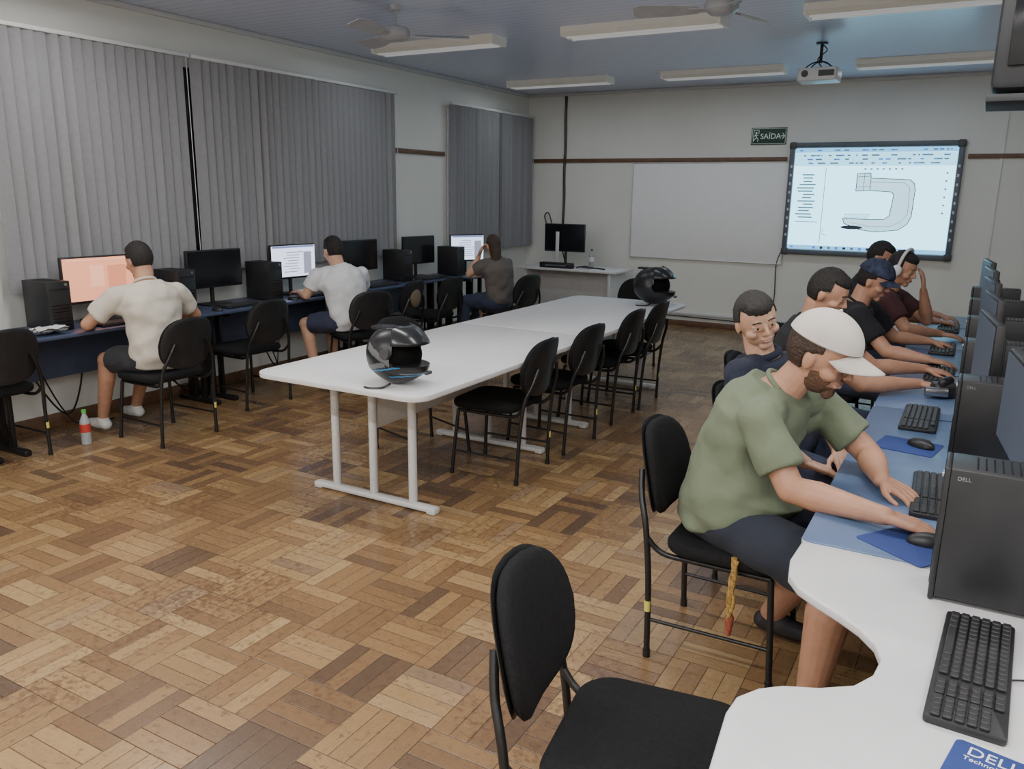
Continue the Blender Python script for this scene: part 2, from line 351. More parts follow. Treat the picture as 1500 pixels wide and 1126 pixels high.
MB().box((0,-.022,sz(369)),(IW,.002,.045)).obj("taskbar",PB,pj)
mb=MB()
for k in range(90):
    u=1172+random.random()*225; v=random.choice((215,223,229,235)); mb.box((sx(u),-.0245,sz(v)),(random.uniform(.015,.06),.001,.016),mi=random.choice((0,0,1)))
for k in range(7): mb.box((sx(1276+k*9),-.0235,sz(244)),(.025,.001,.016))
for k in range(6): mb.box((sx(1394),-.0235,sz(250+k*12)),(.018,.001,.018))
mb.obj("icons",[PG,PX],pj)
mb=MB()
for k in range(14): mb.box((sx(1186+random.choice((0,3,6))),-.0235,sz(253+k*5.2)),(random.uniform(.10,.20),.001,.015))
mb.box((sx(1192),-.0235,sz(328)),(.26,.001,.008)); mb.box((sx(1216),-.0235,sz(302)),(.007,.001,.88)); mb.obj("feature_tree",PG,pj)
mb=MB()
for k in range(12): mb.box((sx(1208+k*12),-.0245,sz(369)),(.032,.001,.028),mi=k%3)
mb.box((sx(1172),-.0245,sz(369)),(.03,.001,.022),mi=0); mb.obj("taskbar_icons",[PX,PD,PG],pj)
out=[(1265,251),(1285,250),(1286,258),(1343,260),(1350,266),(1352,276),(1351,316),(1346,328),(1334,337),(1300,341),(1276,338),(1252,329),(1249,321),(1290,322),(1312,321),(1319,315),(1322,284),(1319,279),(1286,277),(1265,278)]
T=M(((1,0,0,0),(0,0,-1,0),(0,1,0,0),(0,0,0,1)))
mb=MB(); mb.prism([(sx(a),sz(b)) for a,b in out],.021,.0225,T=T); mb.obj("clamp_drawing",emi("projected_pale",(.40,.68,.80),2.1),pj)
pl(out,.0048,PD,"clamp_outline",True,-.0235)
pl([(1286,264),(1336,265),(1344,272),(1345,312),(1337,324),(1320,332),(1290,333),(1262,327)],.0028,PG,"clamp_inner_line",False,-.0238)
pl([(1266,256),(1286,255)],.003,PD,"clamp_inner_line",y=-.0235); pl([(1266,272),(1286,271)],.003,PG,"clamp_inner_line",y=-.0235); pl([(1276,251),(1276,277)],.003,PD,"clamp_inner_line",y=-.0235); pl([(1286,259),(1286,277)],.004,PD,"clamp_inner_line",y=-.0235)
mb=MB()
for k in range(15): mb.box((sx(1252+k*2.6),-.0235,sz(317)),(.004,.001,.05),rot=M.Rotation(.35,3,"Y"))
mb.box((sx(1270),-.0235,sz(314)),(.27,.001,.004)); mb.box((sx(1270),-.0235,sz(320)),(.27,.001,.004)); mb.obj("screw_thread",PD,pj)
MB().ell((sx(1264),-.0236,sz(335)),(.12,.0006,.022)).obj("drawing_shadow",PD,pj)
pl([(1219,347),(1219,338)],.003,PX,"axis_mark"); pl([(1219,347),(1226,349)],.003,PD,"axis_mark")
MB().box((.33,-.03,-H/2-.02),(.5,.06,.03),.006).obj("pen_tray",GREYP,e)
MB().tube([(-.92,.0,-.6),(-.98,.01,-.8),(-.97,.01,-1.2),(-1.0,.01,-1.6)],.006,6).obj("cable",METALB,e)
e=thing("exit_sign","dark green exit sign reading SAÍDA with running figure and arrow","sign",(-2.38,YB-.008,2.405))
MB().box((0,0,0),(.42,.008,.20),.002).obj("plate",mat("sign_green",(.012,.05,.035),.5),e)
SW=mat("sign_white",(.72,.8,.74),.5,emis=(.7,.85,.75),estr=.12)
mb=MB()
for z in (-.088,.088): mb.box((0,-.005,z),(.40,.002,.004))
for x in (-.198,.198): mb.box((x,-.005,0),(.004,.002,.178))
mb.obj("border",SW,e)
textmesh("SAÍDA",.088,SW,"lettering",e,M.Translation((.022,-.006,-.004))@M.Rotation(math.pi/2,4,"X"))
mb=MB(); 
for a,b,w in (((-.18,-.06),(-.18,.07),.007),((-.18,.07),(-.12,.07),.007),((-.12,.07),(-.12,.03),.007),((-.155,.02),(-.145,-.015),.014),((-.145,-.015),(-.125,-.035),.009),((-.125,-.035),(-.13,-.06),.008),((-.15,-.02),(-.17,-.04),.009),((-.155,.02),(-.13,.01),.007),((-.155,.02),(-.172,.0),.007)):
    mb.cap((a[0],-.006,a[1]),w/2,(b[0],-.006,b[1]),w/2,8)
mb.cyl((-.15,-.004,.04),(-.15,-.008,.04),.012); mb.obj("running_figure",SW,e)
mb=MB(); mb.cap((.145,-.006,.0),.004,(.185,-.006,.0),.004,8).cap((.165,-.006,.03),.004,(.188,-.006,0),.004,8).cap((.165,-.006,-.03),.004,(.188,-.006,0),.004,8); mb.obj("arrow",SW,e)
e=thing("cable_conduit","thin black cable bundle running down from the ceiling","conduit",(-5.12,YB-.02,0))
MB().tube([(.004,0,3.0),(-.004,0,2.7),(.004,0,2.3),(-.003,0,2.0),(.003,0,1.6),(-.006,0,1.21)],.018,8).tube([(-.012,0,3.0),(.010,0,2.5),(-.010,0,2.1),(.012,0,1.7),(.0,-.01,1.2)],.011,8).obj("duct",METALB,e)
MB().tube([(0,-.01,1.25),(-.1,-.02,1.05),(-.28,-.02,1.35),(-.22,-.02,1.42),(-.15,-.02,1.2),(-.1,-.04,.9)],.008,6).tube([(.02,-.01,1.25),(.0,-.03,1.0),(.06,-.04,.78)],.008,6).obj("cable",METALB,e)
# ---------------------------------------------------------------- computers
def make_monitor(name,lab,loc,rot,w=.52,h=.31,zc=.30,scr=DARKGL,group="computer monitors"):
    e=thing(name,lab,"monitor",loc,rot,group)
    MB().box((0,0,zc),(.035,w,h),.008).box((-.025,0,zc),(.03,w*.6,h*.6),.012).obj("casing",BLACKP,e)
    s=MB().box((.0185,0,zc+.004),(.002,w-.022,h-.03)).obj("screen",scr,e)
    MB().cyl((-.045,0,.01),(-.045,0,zc),.018,.016).obj("stand_neck",BLACKP,e)
    MB().prism(rrect(.2,.24,.04,cx=-.02),0,.012,.004).obj("stand_base",BLACKP,e)
    return e,s
def tower(loc,rot,lab,group="computer towers",h=.35,d=.30,w=.15):
    e=thing("computer_tower",lab,"computer",loc,rot,group)
    MB().box((0,0,h/2+.005),(d,w,h-.01),.005).obj("case",BLACKP,e)
    mb=MB(); mb.box((d/2+.006,0,h/2),(.014,w,h),.005); mb.box((d/2+.0135,0,h*.84),(.002,w*.8,.012),mi=1)
    for k in range(7): mb.box((d/2+.0135,0,h*.12+k*.022),(.002,w*.75,.006),mi=1)
    mb.obj("front_panel",[BLACKP,DARKGL],e)
    MB().cyl((d/2+.012,w*.3,h*.93),(d/2+.017,w*.3,h*.93),.009).obj("power_button",CHROME,e)
    mb=MB()
    for k in range(12): mb.box((-d*.35+k*d*.06,0,h+.0005),(.004,w*.7,.001))
    mb.obj("vent",DARKGL,e)
    return e
KEYM=mat("keycap",(.028,.028,.03),.45)
def keyboard(loc,rot,lab):
    e=thing("keyboard",lab,"keyboard",loc,rot,"computer keyboards")
    MB().prism(rrect(.145,.44,.01),0,.016,.004).obj("base",BLACKP,e)
    mb=MB()
    for i in range(6):
        x=.055-i*.0215
        if i==5: ks=[(.2,.022),(.175,.022),(.15,.022),(.075,.12),(-.0,.022),(-.025,.022),(-.05,.022)]
        else: ks=[(.205-j*.0188,.0165) for j in range(15)]
        for y,w in ks: mb.box((x,y,.019),(.0175,w,.007),.002,seg=1)
        for j in range(3): mb.box((x,-.092-j*.0188,.019),(.0175,.0165,.007),.002,seg=1)
        if i>0:
            for j in range(4): mb.box((x,-.152-j*.0175,.019),(.0175,.0155,.007),.002,seg=1)
    ko=mb.obj("keys",KEYM,e); ko["kind"]="stuff"; MB().tube([(.07,.0,.008),(.12,.02,.006),(.2,-.02,.006)],.002,6).obj("cable",METALB,e)
    return e
def mouse(loc,rot,lab):
    e=thing("computer_mouse",lab,"mouse",loc,rot,"computer mice")
    MB().ell((0,0,.004),(.056,.031,.030),fn=lambda l:V((l.x,l.y*(1+.12*l.x/.056),max(l.z,-.004)))).obj("shell",BLACKP,e)
    MB().cyl((.03,-.004,.026),(.03,.004,.026),.009,n=14).obj("scroll_wheel",GREYP,e)
    return e
DZ=.74; DL=.765
def desk(name,lab,x0,x1,y0,y1,z,top,grp,legx,ed=None):
    e=thing(name,lab,"desk",((x0+x1)/2,(y0+y1)/2,0),group=grp); w=x1-x0; L=y1-y0
    MB().box((0,0,z-.0125),(w,L-.006,.025),.006,).obj("tabletop",top,e)
    for sy in (-1,1):
        p=MB(); y=sy*(L/2-.09); p.box((0,y,.02),(w*.85,.05,.04),.01); p.box((-w*.12,y,(z-.02)/2+.0),(.09,.035,z-.06),.006); p.box((w*.12,y,(z-.02)/2),(.05,.03,z-.06),.006); p.box((0,y,z-.045),(w*.8,.04,.035),.006)
        p.obj("leg",METALB,e)
    MB().box((legx,0,z-.22),(.018,L-.24,.30),.003).obj("modesty_panel",top,e)
    return e
for i,(a,b) in enumerate(((1.0,2.72),(2.72,4.44),(4.44,6.16),(6.16,7.80))):
    desk("computer_desk","dark blue laminate computer desk with black metal legs by the blinds",-5.66,-5.12,a,b,DL-.01,NAVYT,"desks along the blinds",-.16)
desk("computer_desk","dark blue desk at the end of the row",-5.56,-4.96,7.82,8.45,DL-.01,NAVYT,"desks along the blinds",-.16)
ZT=DL-.009
PINK=emi("pink_screen",(.95,.38,.22),1.35); WSCR=emi("white_screen",(.72,.76,1.0),1.9); LSCR=emi("blue_white_screen",(.66,.76,1.0),1.9); GSCR=emi("dim_blue_screen",(.10,.125,.17),.30)
def addscreen(s,kind,w=.5,h=.28,zc=.304):
    x=.0205; mb=MB()
    if kind=="pink":
        m1=emi("screen_pale",(.95,.46,.30),1.42); m2=emi("screen_rose",(.85,.30,.17),1.15)
        MB().box((x,.13,zc-.01),(.001,.14,.2)).obj("picture_panel",m2,s)
        MB().box((x,-.02,zc+.02),(.001,.10,.15)).obj("picture_panel",m1,s)
        MB().box((x,0,zc+h/2-.004),(.001,w-.03,.010)).obj("title_bar",m1,s)
    else:
        m1=emi("screen_bar_blue",(.25,.32,.62),.9); m2=emi("screen_grey",(.45,.47,.6),.8)
        MB().box((x,0,zc+h/2-.01),(.001,w-.02,.018)).obj("title_bar",m1,s)
        MB().box((x,w*.32,zc-.02),(.001,.09,h-.08)).obj("side_panel",m2,s)
        for k in range(8): mb.box((x,.02-random.random()*.06,zc+.08-k*.025),(.001,random.uniform(.12,.2),.008))
        mb.obj("text_lines",m2,s)
DK="switched-off black monitor on the computer desk"
make_monitor("monitor",DK,(-5.48,2.62,ZT),0)
_,s=make_monitor("monitor","lit monitor showing a salmon pink picture",(-5.48,3.63,ZT),-.05,w=.55,h=.33,zc=.30,scr=PINK); addscreen(s,"pink")
make_monitor("monitor",DK,(-5.48,4.66,ZT),-.05,w=.54)
_,s=make_monitor("monitor","lit monitor showing a white document window",(-5.48,5.56,ZT),-.1,scr=WSCR); addscreen(s,"w")
make_monitor("monitor",DK,(-5.48,6.50,ZT),-.05); make_monitor("monitor",DK,(-5.48,7.52,ZT),-.1)
_,s=make_monitor("monitor","lit monitor with pale blue window at the row's end",(-5.25,8.17,ZT),-.55,w=.44,scr=LSCR); addscreen(s,"w",w=.42)
for y in (3.20,4.22,5.14,7.05): tower((-5.42,y,ZT),0,"black desktop computer tower on the blue desk",h=.33,d=.27,w=.16)
tower((-5.30,7.90,ZT),0,"black desktop computer tower at the row's end",h=.33,d=.27,w=.15)
for y in (2.7,3.65,4.75,5.55,6.55,7.45): keyboard((-5.25,y,ZT),math.pi,"black keyboard on the blue desk")
for y in (4.42,5.25,6.2,7.12): mouse((-5.19,y,ZT),math.pi,"black mouse on the blue desk")
e=thing("paper_sheets","crumpled white papers on the desk","paper",(-5.22,3.06,ZT))
mb=MB(); 
for k in range(4):
    n=8; rr=[]
    for i in range(n): rr.append([V((-.06+.12*i/(n-1)+k*.01,-.1+.2*j/(n-1),.012+k*.008+.012*math.sin(i*1.3+k)*math.cos(j*1.7+k*2)+.012)) for j in range(n)])
    mb.rings(rr,cap=False,closed=False)
mb.obj("sheet",WPLAST,e)
for k,(a,b) in enumerate(((3.05,3.55),(4.0,4.6),(5.1,5.5),(6.3,6.9))):
    mb=MB(); mb.tube([(-5.6,a,.7),(-5.55,a+.1,.35),(-5.5,(a+b)/2,.12),(-5.55,b-.1,.3),(-5.6,b,.7)],.007,6); mb.tube([(-5.6,a+.05,.7),(-5.5,a+.2,.2),(-5.48,b-.15,.02),(-5.5,b+.1,.01)],.006,6)
    tag(mb.obj("cable",METALB),"black cables hanging under the desk","cable","cables under the desks")
e=thing("equipment_table","light grey table against the back wall","table",(-4.60,9.78,0))
MB().box((0,0,.735),(1.42,.6,.03),.006).obj("tabletop",TWHITE,e)
for x in (-.6,.6): MB().box((x,0,.36),(.04,.5,.72),.004).obj("leg",TGREY,e)
MB().box((0,.1,.45),(1.16,.018,.5),.003).obj("modesty_panel",TGREY,e)
make_monitor("monitor","black monitor on the back wall table",(-4.73,9.74,.75),-math.pi/2+.1,w=.56,h=.36,zc=.38)
e=thing("paper_note","narrow white paper strip propped before the back table monitor","paper",(-4.80,9.66,.75))
MB().box((0,0,.25),(.05,.004,.42),.001).box((0,0,.02),(.09,.05,.04),.004).obj("strip",WPLAST,e)
e=thing("video_recorder","flat black electronic box on the back table","electronics",(-4.75,9.56,.75))
MB().box((.0,-.0,.035),(.46,.10,.07),.006).obj("case",BLACKP,e); MB().box((0,-.051,.035),(.3,.002,.02)).obj("front_display",CHROME,e)
e=thing("cable_bundle","tangled black cables on the back table","cable",(-4.40,9.62,.752))
MB().tube([(-.1,0,.01),(0,.05,.03),(.1,-.03,.02),(.02,-.07,.03),(-.07,.03,.02),(.12,.08,.01),(.3,.0,.01)],.009,6).obj("wire",METALB,e)
def bottle(loc,h,r,body,label_m,capm,lab):
    e=thing("bottle",lab,"bottle",loc)
    pr=[(.2,0),(.95,.01),(1,.05),(.95,.3),(1,.35),(1,.62),(.9,.7),(.4,.86),(.36,.92)]
    MB().rings([[V((r*a*math.cos(t),r*a*math.sin(t),h*z)) for t in [2*math.pi*i/24 for i in range(24)]] for a,z in pr]).obj("body",body,e)
    MB().cyl((0,0,h*.36),(0,0,h*.6),r*1.015,n=24).obj("label_band",label_m,e); MB().cyl((0,0,h*.91),(0,0,h),r*.44,n=20).obj("cap",capm,e)
CLEAR=mat("clear_plastic",(.35,.37,.38),.15,var=.03)
bottle((-4.34,9.74,.75),.25,.034,CLEAR,WPLAST,GREYP,"clear bottle on the back table")
bottle((-5.10,3.17,0),.24,.034,CLEAR,mat("red_label",(.5,.05,.04),.4),mat("green_cap",(.12,.5,.1),.4),"small plastic bottle with red label and green cap")
# ---------------------------------------------------------------- meeting tables
def mtable(y0,y1,legs,round0,lab):
    x0,x1=-3.35,-2.23; w=x1-x0; L=y1-y0
    e=thing("meeting_table",lab,"table",((x0+x1)/2,(y0+y1)/2,0),group="meeting tables"); cyy=(y0+y1)/2
    r=.10; pts=[]
    for sx_,sy_,a0 in ((1,1,0),(-1,1,90),(-1,-1,180),(1,-1,270)):
        rr=r if (sy_==-1)==round0 else .006
        for i in range(8):
            a=math.radians(a0+90*i/7); pts.append((sx_*(w/2-rr)+rr*math.cos(a),sy_*(L/2-rr)+rr*math.sin(a)))
    MB().prism(pts,.705,.735,.006).obj("tabletop",TWHITE,e)
    for y in legs:
        y=y-cyy; f=MB(); f.box((0,y,.025),(.84,.055,.035),.014).box((-.40,y,.02),(.06,.06,.04),.012).box((.40,y,.02),(.06,.06,.04),.012); f.box((0,y,.685),(.80,.05,.035),.006)
        for px in (-.27,0,.27): f.cap((px,y,.04),.024,(px,y,.68),.024,14)
        f.obj("leg_frame",TGREY,e)
    MB().box((0,(legs[0]+legs[1])/2-cyy,.55),(.02,legs[1]-legs[0]-.06,.27),.004).obj("modesty_panel",TGREY,e)
mtable(3.05,5.12,(3.38,4.62),True,"long light grey meeting table with black helmet on its rounded end")
mtable(5.125,7.2,(5.33,6.8),False,"second light grey meeting table joined end to end")
# ---------------------------------------------------------------- chair
def make_chair(lab,loc,rot,group="black office chairs"):
    e=thing("office_chair",lab,"chair",loc,rot,group)
    sm=MB(); sm.prism(rrect(.44,.46,.10,8,cx=.0),.425,.475,.022,seg=4); sm.obj("seat",BLACKF,e,sharp=60)
    def pad(th,off,grow):
        N=36; rings=[]
        prof=[(.02,.5),(.5,.5),(.85,.46),(.96,.30),(1,0),(.96,-.30),(.85,-.46),(.5,-.5),(.02,-.5)]
        for sc,t in prof:
            r=[]
            for i in range(N):
                a=2*math.pi*i/N; c=math.cos(a); s=math.sin(a)
                ex=.66; yy=math.copysign(abs(c)**ex,c)*(.205+grow); zz=math.copysign(abs(s)**ex,s)*(.172+grow)
                y=yy*sc*(1-.10*zz/.165 if zz>0 else 1+.06*zz/.165); z=zz*sc
                x=-.31-.20*z+ (y*y)*1.1 + t*th + off
                r.append(V((x,y,.693+z)))
            rings.append(r)
        return MB().rings(rings)
    pad(.045,.0,0).obj("backrest",BLACKF,e,sharp=70)
    pad(.012,-.026,.002).obj("backrest_shell",BLACKP,e,sharp=70)
    for sy in (-1,1):
        MB().tube([(-.25,sy*.225,.012),(-.262,sy*.215,.30),(-.285,sy*.205,.50),(-.32,sy*.17,.61),(-.338,sy*.13,.70)],.0115,10).cyl((-.25,sy*.225,0),(-.25,sy*.225,.03),.014).obj("leg",METALB,e)
        MB().tube([(.20,sy*.215,.012),(.185,sy*.20,.22),(.17,sy*.185,.405)],.0115,10).cyl((.20,sy*.215,0),(.20,sy*.215,.03),.014).obj("leg",METALB,e)
        MB().tube([(-.28,sy*.207,.47),(-.22,sy*.195,.415),(-.1,sy*.185,.405),(.17,sy*.185,.405)],.0105,10).obj("seat_rail",METALB,e)
        MB().cyl((-.254,sy*.218,.15),(.19,sy*.206,.15),.007).obj("stretcher",METALB,e)
    for x in (-.1,.12): MB().cyl((x,-.19,.41),(x,.19,.41),.012).obj("crossbar",METALB,e)
    MB().cyl((-.2575,-.2215,.185),(-.259,-.2195,.225),.0122).obj("tag",YEL,e)
    return e
PIH=math.pi
ch=make_chair("empty black fabric chair pulled up to the curved white desk",(-.515,1.585,0),math.radians(8))
for lab,x,y,r in (
 ("black chair under the man in the green shirt",-.65,2.88,.0),
 ("black chair under the man in the navy polo",-.60,3.62,0),
 ("black chair at the row of computers",-.76,4.4,0),("black chair at the row of computers",-.76,5.6,0),("black chair at the row of computers",-.68,6.4,0),("black chair at the row of computers",-.78,7.15,0),
 ("black chair at the side of the meeting table",-2.48,4.21,PIH+.05),("black chair at the side of the meeting table",-2.47,4.90,PIH-.05),("black chair at the side of the meeting table",-2.49,5.72,PIH),("black chair at the side of the meeting table",-2.49,6.27,PIH+.03),
 ("black chair tucked under the meeting table",-3.06,4.25,-.35),
 ("black chair at the far end of the meeting table",-2.95,7.5,-PIH/2),
 ("black chair under the man in the cream shirt",-4.84,3.60,PIH),("black chair under the man in the white shirt",-4.77,5.62,PIH-.45),("black chair under the long-haired woman",-4.38,7.62,PIH-.2),
 ("empty black chair tucked at the blue desk",-5.08,4.58,PIH-.05),("empty black chair tucked at the blue desk",-5.33,2.68,PIH),("empty black chair tucked at the blue desk",-4.92,6.90,PIH),("empty black chair with a small bag",-5.02,6.35,PIH+.1)):
    clone(ch,(x,y,0),r,lab)
e=thing("bag","small beige bag hanging on a chair","bag",(-4.68,6.36,.62))
MB().ell((0,0,.08),(.035,.08,.09),fn=lambda l:V((l.x,l.y,l.z*(1 if l.z>0 else 1.1)))).obj("pouch",cloth("beige_cloth",(.16,.12,.08)),e); MB().tube([(0,-.06,.13),(0,-.03,.2),(0,.03,.2),(0,.06,.13)],.006,6).obj("strap",METALB,e)
# ---------------------------------------------------------------- right desks
def rdesk(y0,y1,lab,x0=-.34,x1=.44,grp="blue computer desks"):
    e=thing("computer_desk",lab,"desk",((x0+x1)/2,(y0+y1)/2,0),group=grp); w=x1-x0;L=y1-y0
    MB().prism(rrect(w,L-.004,.03,4),DZ-.022,DZ,.003).obj("tabletop",BLUET,e); MB().prism(rrect(w+.002,L-.002,.031,4),DZ-.021,DZ-.004,.002).obj("edge_band",TWHITE,e)
    for sy in (-1,1): MB().box((.05,sy*(L/2-.09),.36),(.06,.035,.68),.006).box((-.0,sy*(L/2-.09),.02),(w*.85,.05,.04),.01).box((0,sy*(L/2-.09),.69),(w*.85,.04,.04),.01).obj("leg",METALB,e)
    MB().box((.2,0,.48),(.018,L-.24,.40),.003).obj("modesty_panel",GREYP,e)
rdesk(2.30,4.1,"blue-topped computer desk with white edge"); rdesk(4.1,5.9,"blue-topped computer desk in the row"); rdesk(5.9,7.7,"blue-topped computer desk in the row")
for a,b in ((2.30,4.1),(4.1,5.9),(5.9,7.7)): rdesk(a,b,"blue-topped desk on the opposite side of the row",.46,1.24)
e=thing("corner_desk","white laminate desk with a concave curved edge","desk",(0,0,0))
pts=[(-.335,2.29),(-.34,2.16),(-.325,2.06),(-.29,2.0),(-.24,1.955),(-.18,1.91),(-.13,1.865),(-.09,1.81),(-.072,1.75),(-.08,1.68),(-.11,1.62),(-.17,1.575),(-.235,1.545),(-.275,1.51),(-.305,1.46),(-.31,1.40),(-.30,1.30),(-.285,1.15),(-.27,.9),(-.26,.75),(.62,.75),(.62,2.29)]
MB().prism(pts,DZ-.028,DZ-.002,.007,seg=3).obj("tabletop",TWHITE,e)
for y in (2.1,.9): MB().box((.3,y,.36),(.5,.03,.70),.004).obj("side_panel",GREYP,e)
MB().box((.5,1.5,.4),(.02,1.1,.5),.004).obj("modesty_panel",GREYP,e)
LOGO=mat("logo_grey",(.3,.3,.32),.4); LOGOW=mat("print_white",(.75,.78,.82),.5)
for i,y in enumerate((2.17,3.26,4.17,5.02,5.95,6.75)):
    t=tower((.155,y,DZ),PIH,"black desktop computer tower standing on the row of desks",h=.34,d=.29,w=.15)
    if i<2: textmesh("DELL",.013,LOGO,"logo",t,M.Rotation(PIH,4,"Z")@M.Translation((-.115,-.0758,.318))@M.Rotation(PIH/2,4,"X"))
for y in (3.46,4.37,5.22,6.15): tower((.60,y,DZ),0,"black desktop computer tower on the opposite desks",h=.34,d=.29,w=.15)
for y,x in ((2.72,.17),(3.72,.085),(4.60,.10),(5.48,.10),(6.35,.10),(7.2,.09)):
    make_monitor("monitor","dim monitor seen nearly side-on above the desks",(x,y,DZ),PIH+.11,w=.50,h=.30,zc=.355,scr=GSCR)
for y in (2.7,3.85,4.78,5.62,6.5,7.1): make_monitor("monitor","black monitor on the opposite desk",(.54,y,DZ),.0,w=.44,h=.30,zc=.38)
kb=keyboard((.10,1.79,DZ-.002),math.radians(-3),"full-size black keyboard on the white desk"); kb.scale=(.96,1.08,1)
keyboard((-.02,2.88,DZ),math.radians(2),"black keyboard beside the green-shirted man's hands")
keyboard((-.13,3.92,DZ),0,"black keyboard on the blue desk"); keyboard((-.10,4.98,DZ),0,"black keyboard on the blue desk"); keyboard((-.12,5.9,DZ),0,"black keyboard on the blue desk"); keyboard((-.12,6.9,DZ),0,"black keyboard on the blue desk")
PADM=mat("blue_mousepad",(.03,.06,.24),.7,var=.05,bump=.2,bscale=800)
def pad(loc,rot,lab,txt=True):
    e=thing("mouse_pad",lab,"mouse pad",loc,rot,"blue mouse pads")
    MB().prism(rrect(.22,.20,.012),0,.003,.001).obj("mat_sheet",PADM,e)
    if txt:
        textmesh("DELL",.038,LOGOW,"logo",e,M.Translation((-.045,.072,.0035)),extr=.0003); textmesh("Technologies",.0165,LOGOW,"logo",e,M.Translation((-.045,.048,.0035)),extr=.0003)
pad((.165,1.415,DZ-.002),math.radians(-12),"blue mouse pad with white lettering on the white desk")
pad((-.06,2.42,DZ),math.radians(-35),"blue mouse pad under the man's hand",False)
pad((-.145,3.46,DZ),math.radians(-10),"blue mouse pad on the blue desk",False)
mouse((-.10,3.47,DZ+.003),math.radians(-30),"black mouse on a blue mouse pad")
mouse((-.02,2.45,DZ+.003),math.radians(10),"black mouse under the man's hand")
mouse((-.16,5.3,DZ),0,"black mouse on the blue desk")
e=thing("video_camera","small black and silver camera on the desk","camera",(-.06,4.45,DZ),math.radians(20))
MB().prism(rrect(.12,.09,.03),0,.075,.02).cap((-.02,-.03,.08),.022,(.03,.03,.08),.022).obj("body",BLACKP,e); MB().cyl((-.10,-.04,.035),(.0,-.05,.035),.024).obj("lens_barrel",CHROME,e)
# ---------------------------------------------------------------- helmets
HB=mat("helmet_black",(.012,.012,.014),.33,var=.1); HBl=mat("helmet_blue",(.03,.20,.42),.35); HW=mat("helmet_silver",(.14,.15,.165),.4); LIN=mat("helmet_lining",(.006,.006,.006),.98,spec=.1)
VIS=mat("visor_smoke",(.02,.022,.025),.22)
def helmet(loc,rot,lab,s=1.12,plain=False):
    e=thing("motorcycle_helmet",lab,"helmet",loc,rot,"motorcycle helmets"); c=V((0,0,.136*s)); rad=(.150*s,.122*s,.132*s)
    def nz(l): return l.x/rad[0],l.y/rad[1],l.z/rad[2]
    def base(l):
        x,y,z=nz(l); q=V(l)
        if z<-.5: k=1-(-.5-z)*.30; q=V((l.x*k,l.y*k,l.z))
        if x>0: q.x*=1+.30*max(0,min(.6,-z+.15))*x
        if x<0: q.x*=1+.06*max(0,z)
        q.z=max(q.z,-.136*s); return q
    def opening(l):
        x,y,z=nz(l); return x>.34 and -.24<z<.42
    def shell(l):
        b=base(l)
        if opening(l): b=V((b.x*.62,b.y*.80,b.z*.95))
        return b
    MB().ell(c,rad,n=72,m=60,fn=shell).obj("shell",HB,e,sharp=50)
    MB().ell(c+V((.0,0,.005)),(rad[0]*.78,rad[1]*.88,rad[2]*.72),n=24,m=16).obj("lining",LIN,e)
    def strip(name,m,fn,sc=1.010):
        mb=MB(); N,Mm=120,96
        def pt(i,j):
            ph=-math.pi/2+math.pi*i/Mm; t=2*math.pi*j/N; cpz=max(math.cos(ph),.02)
            return V((rad[0]*cpz*math.cos(t),rad[1]*cpz*math.sin(t),rad[2]*math.sin(ph)))
        for i in range(Mm):
            for j in range(N):
                q=[pt(i,j),pt(i,j+1),pt(i+1,j+1),pt(i+1,j)]; m_=(q[0]+q[2])/2
                if fn(*nz(m_)) and not any(opening(k) for k in q): mb.add([c+base(k)*sc for k in q],[(0,1,2,3)])
        if mb.v: mb.obj(name,m,e,sharp=60)
    if not plain:
        for sg in (-1,1):
            strip("blue_stripe",HBl,lambda x,y,z:abs(z+.38-.25*x)<.03 and -.5<x<.9 and y*sg>.25)
            strip("silver_patch",HW,lambda x,y,z:-.12<z+.6*x<.14 and -.60<x<.26 and y*sg>.4)
            strip("silver_patch",HW,lambda x,y,z:-.30<z-.3*x<-.12 and -.75<x<.1 and y*sg>.4)
            strip("crown_line",HW,lambda x,y,z:abs(y*sg-.33)<.025 and z>.45 and x<.2)
        strip("blue_stripe",HBl,lambda x,y,z:abs(z+.66-.12*x)<.025 and x>.1)
        strip("silver_patch",HW,lambda x,y,z:abs(z+.50)<.03 and x>.45)
    mb=MB(); Rr=[]
    for i in range(9):
        a=math.radians(22+i*6.0); row=[]
        for j in range(25):
            t=math.radians(-76+152*j/24); k=1.06
            row.append(c+V((rad[0]*k*math.cos(a)*math.cos(t)+.014,rad[1]*k*math.cos(a*.85)*math.sin(t)*1.02,rad[2]*k*math.sin(a)+.010)))
        Rr.append(row)
    mb.rings(Rr,cap=False,closed=False); vo=mb.obj("visor",VIS,e,sharp=60); md=vo.modifiers.new("thick","SOLIDIFY"); md.thickness=.003
    for sy in (-1,1): MB().cyl((.02*s,sy*.108*s,.160*s),(.02*s,sy*.132*s,.160*s),.024*s,n=20).obj("visor_pivot",GREYP,e)
    MB().prism([(-.12*s,-.035),(-.03*s,-.05),(-.03*s,.05),(-.12*s,.035)],.250*s,.264*s,.005).obj("spoiler",HB,e)
    MB().box((.168*s,0,.070*s),(.02,.05,.018),.006).obj("chin_vent",GREYP,e)
    MB().tube([(.02,-.09,.02),(.0,-.14,.006),(-.05,-.17,.004),(-.09,-.16,.004)],.006,6).obj("chin_strap",METALB,e)
helmet((-2.51,3.25,.735),math.radians(2),"glossy black motorcycle helmet with blue and silver stripes, visor open")
helmet((-2.48,6.95,.735),math.radians(-5),"black motorcycle helmet at the far end of the table",1.25,True)
